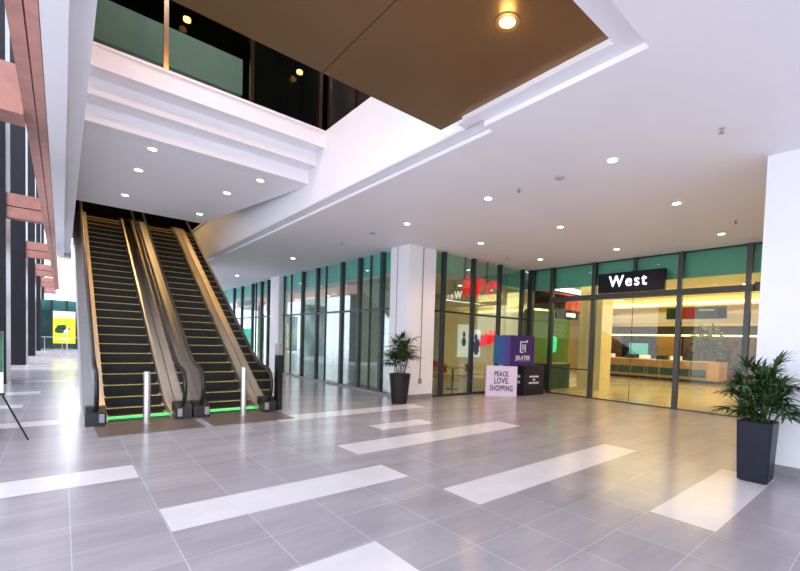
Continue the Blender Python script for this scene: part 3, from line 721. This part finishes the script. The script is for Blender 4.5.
# ------------------------------------------------------------------ mall interior
t = thing('mall_kiosk', 'long kiosk counter with teal panels inside the mall', 'kiosk', (23.3, 9.4, 0))
bx('kiosk_base', blk, .05, 1.3, -3.2, 3.3, 0, .14, t); bx('kiosk_front', wood, 0, 1.2, -2.75, 3.3, .14, 1.02, t); bx('kiosk_end', orange, -.02, 1.3, -3.25, -2.75, .14, 1.06, t)
for k in range(8): bx('display_pane', dteal, -.03, 0, -2.68 + k * .74, -2.0 + k * .74, .28, .66, t)
bx('kiosk_top', cream, -.06, 1.3, -2.75, 3.3, 1.02, 1.07, t)
for k, (y, m_) in enumerate(((7.2, dteal), (8.0, white_p), (8.7, dteal), (9.6, white_p), (10.4, dteal), (11.6, white_p))):
    o = bx('kiosk_display', m_, 23.6, 23.9, y, y + .5, 1.07, 1.28)
    tag(o, 'small display case standing on the kiosk top, %s' % ('right end', 'second from right', 'third from right', 'third from left', 'second from left', 'left end')[k], 'display case', 'cases on the kiosk')
t = thing('hanging_directory_sign', 'long teal hanging sign with red patch inside the mall', 'sign', (23.1, 7.25, 3.16))
bx('sign_panel', dteal, 0, .1, -1.32, 1.35, 0, .56, t); bx('red_patch', red_p, -.012, 0, .0, .62, .02, .54, t); bx('white_print', print_w, -.012, 0, -.8, -.15, .38, .46, t); bx('blue_patch', sign_navy, -.012, 0, -1.3, -.95, .02, .54, t)
for y in (-.9, .9): MB().tube([(.05, y, .56), (.05, y, 1.04)], .012, 6).build('hanger', rubber, t)
for i, (X, y0_, y1_, z) in enumerate(((20.0, -6.5, 15.5, 3.62),)):
    sbox('ceiling_cove_edge', cream, X, X + .12, y0_, y1_, 3.5, 4.2)
    o = bx('cove_lamp', glow_y, X - .05, X - .005, y0_, y1_, 3.58, 3.68); tag(o, 'long warm light strip along the mall ceiling', 'light strip')
o = bx('cove_lamp', glow_y, 26.9, 26.98, 2, 14.5, 2.42, 2.50); tag(o, 'lower orange light strip over the far shopfronts', 'light strip')
sbox('wall_shopfront_band', dark_m, 27.05, 27.3, 2, 15, 2.5, 3.0)
sbox('wall_shopfront_upper', cream, 27.1, 27.35, 2, 15, 3.0, 4.2)
for k, (y0_, y1_, m_, lb) in enumerate(((2.2, 3.0, white_p, 'white shopfront panel at far right of the mall'), (3.2, 4.6, red_p, 'red shopfront panel in the mall behind the plant'), (4.9, 7.0, mix_d, 'dark cluttered shopfront behind the green tree'), (7.2, 9.1, mix_d, 'dark shopfront left of the green tree'),
                                      (9.2, 10.6, wood, 'tan closed shopfront panel in the mall'), (11.1, 12.3, cyan_l, 'cyan lit shopfront screen in the mall'), (12.8, 14.4, mix_d, 'dark shopfront at far left of the mall'))):
    t = thing('shopfront', lb, 'shopfront', (27.2, (y0_ + y1_) / 2, 0), group='far shopfronts in the mall')
    h = (y1_ - y0_) / 2
    z0_, z1_ = (1.25, 1.95) if m_ is cyan_l else (.02, 2.42)
    bx('shop_panel', m_, 0, .1, -h, h, z0_, z1_, t); bx('shop_frame', frame_g, -.04, .12, -h - .05, -h, 0, 2.45, t)
    if m_ is cyan_l: bx('shop_base', dark_m, 0, .1, -h, h, .02, 1.25, t)
t = thing('indoor_tree', 'bushy yellow-green tree inside the mall behind the kiosk', 'tree', (25.2, 7.3, 0))
MB().tube([(0, 0, .3), (0, .05, 1.6)], [.07, .05], 8).build('trunk', stem_m, t); bx('tree_box', wood, -.3, .3, -.3, .3, 0, .5, t)
lf = MB(); rnd = random.Random(3)
for k in range(300):
    a = rnd.uniform(0, 2 * PI); r = .62 * rnd.random() ** .5; z = 2.0 + rnd.gauss(0, .38); q = Vector((r * math.cos(a), r * math.sin(a) * 1.2, z))
    d = Vector((rnd.gauss(0, 1), rnd.gauss(0, 1), rnd.gauss(0, 1))).normalized() * .14; e = d.orthogonal() * .5
    lf.add([q - d, q + e, q + d, q - e], [(0, 1, 2, 3)])
lf.build('crown', mat('tree_leaf', (.13, .17, .035), .5, noise=.4, nscale=3), t)

# ------------------------------------------------------------------ goods behind the left shop windows
def poster(name, lb, m1, m2, x, y, w, z0_, z1_):
    t = thing(name, lb, 'banner', (x, y, z0_), group='banners in the shop windows')
    bx('banner_sheet', m1, -.02, .02, -w / 2, w / 2, 0, (z1_ - z0_) * .78, t); bx('banner_top', m2, -.02, .02, -w / 2, w / 2, (z1_ - z0_) * .78, z1_ - z0_, t)
poster('banner', 'tall lime banner with pink top in the far shop window', lime_p, pink_p, 7.7, 22.9, .9, .015, 3.4)
poster('banner', 'narrow red and pink banner beside the lime one', red_p, pink_p, 7.7, 21.3, .5, .015, 3.3)
t = thing('lit_panel', 'teal glowing panel low in the far shop window', 'light panel', (7.8, 25.4, .012))
bx('panel', mat('teal_glow', (.05, .6, .45), .4, emit=(.05, .7, .5), es=.6, noise=.2), -.03, .03, -.7, .7, 0, 2.0, t); bx('panel_frame', frame_m, -.04, .04, -.75, -.7, 0, 2.0, t)
t = thing('display_column', 'orange column display behind the near shop window', 'display', (8.6, 12.6, 0))
bx('column_body', orange, -.15, .15, -.2, .2, 0, 2.4, t); bx('column_cap', red_p, -.17, .17, -.22, .22, 2.4, 2.55, t)
t = thing('shelf_unit', 'tall yellow lit shelf unit behind the window by the corner pillar', 'shelf', (7.75, 11.25, 0))
bx('shelf_back', cream, .1, .14, -.5, .5, .01, 2.5, t)
for k in range(5): bx('shelf_board', wood, -.15, .1, -.5, .5, .3 + k * .5, .33 + k * .5, t)
t = thing('wall_panel', 'red sign panel deep inside the near shop window', 'sign', (12.15, 18.5, 1.4))
bx('panel', red_p, -.03, .03, -.9, .9, 0, .9, t); bx('panel_frame', print_w, -.035, -.03, -.8, .8, .2, .35, t)
for k, (x, y) in enumerate(((9.0, 15.0), (9.0, 18), (10.5, 15), (10.5, 18), (9, 21.5), (9.5, 25))):
    downlight(x, y, 3.55, ('downlight in the shop behind the near window, front right', 'downlight in the shop behind the near window, front left', 'downlight in the shop behind the near window, rear right', 'downlight in the shop behind the near window, rear left', 'downlight in the shop behind the far window, right', 'downlight in the shop behind the far window, left')[k], power=20, group='downlights in the shop')
for k, (x, y) in enumerate(((8.8, 10.8), (10.4, 10.8), (12.0, 10.8))):
    downlight(x, y, 3.62, 'downlight in the restaurant ceiling, %s' % ('left, by the corner pillar', 'middle, behind the red letters', 'right, near the entrance')[k], power=20, group='downlights in the restaurant')
for k, (x, y) in enumerate(((14.5, 3.2), (14.5, 6.0), (17.5, 4.0))):
    downlight(x, y, 3.95, 'downlight in the mall ceiling, %s' % ('right, behind the entrance', 'left, behind the entrance', 'farther back')[k], power=20, group='downlights in the mall')
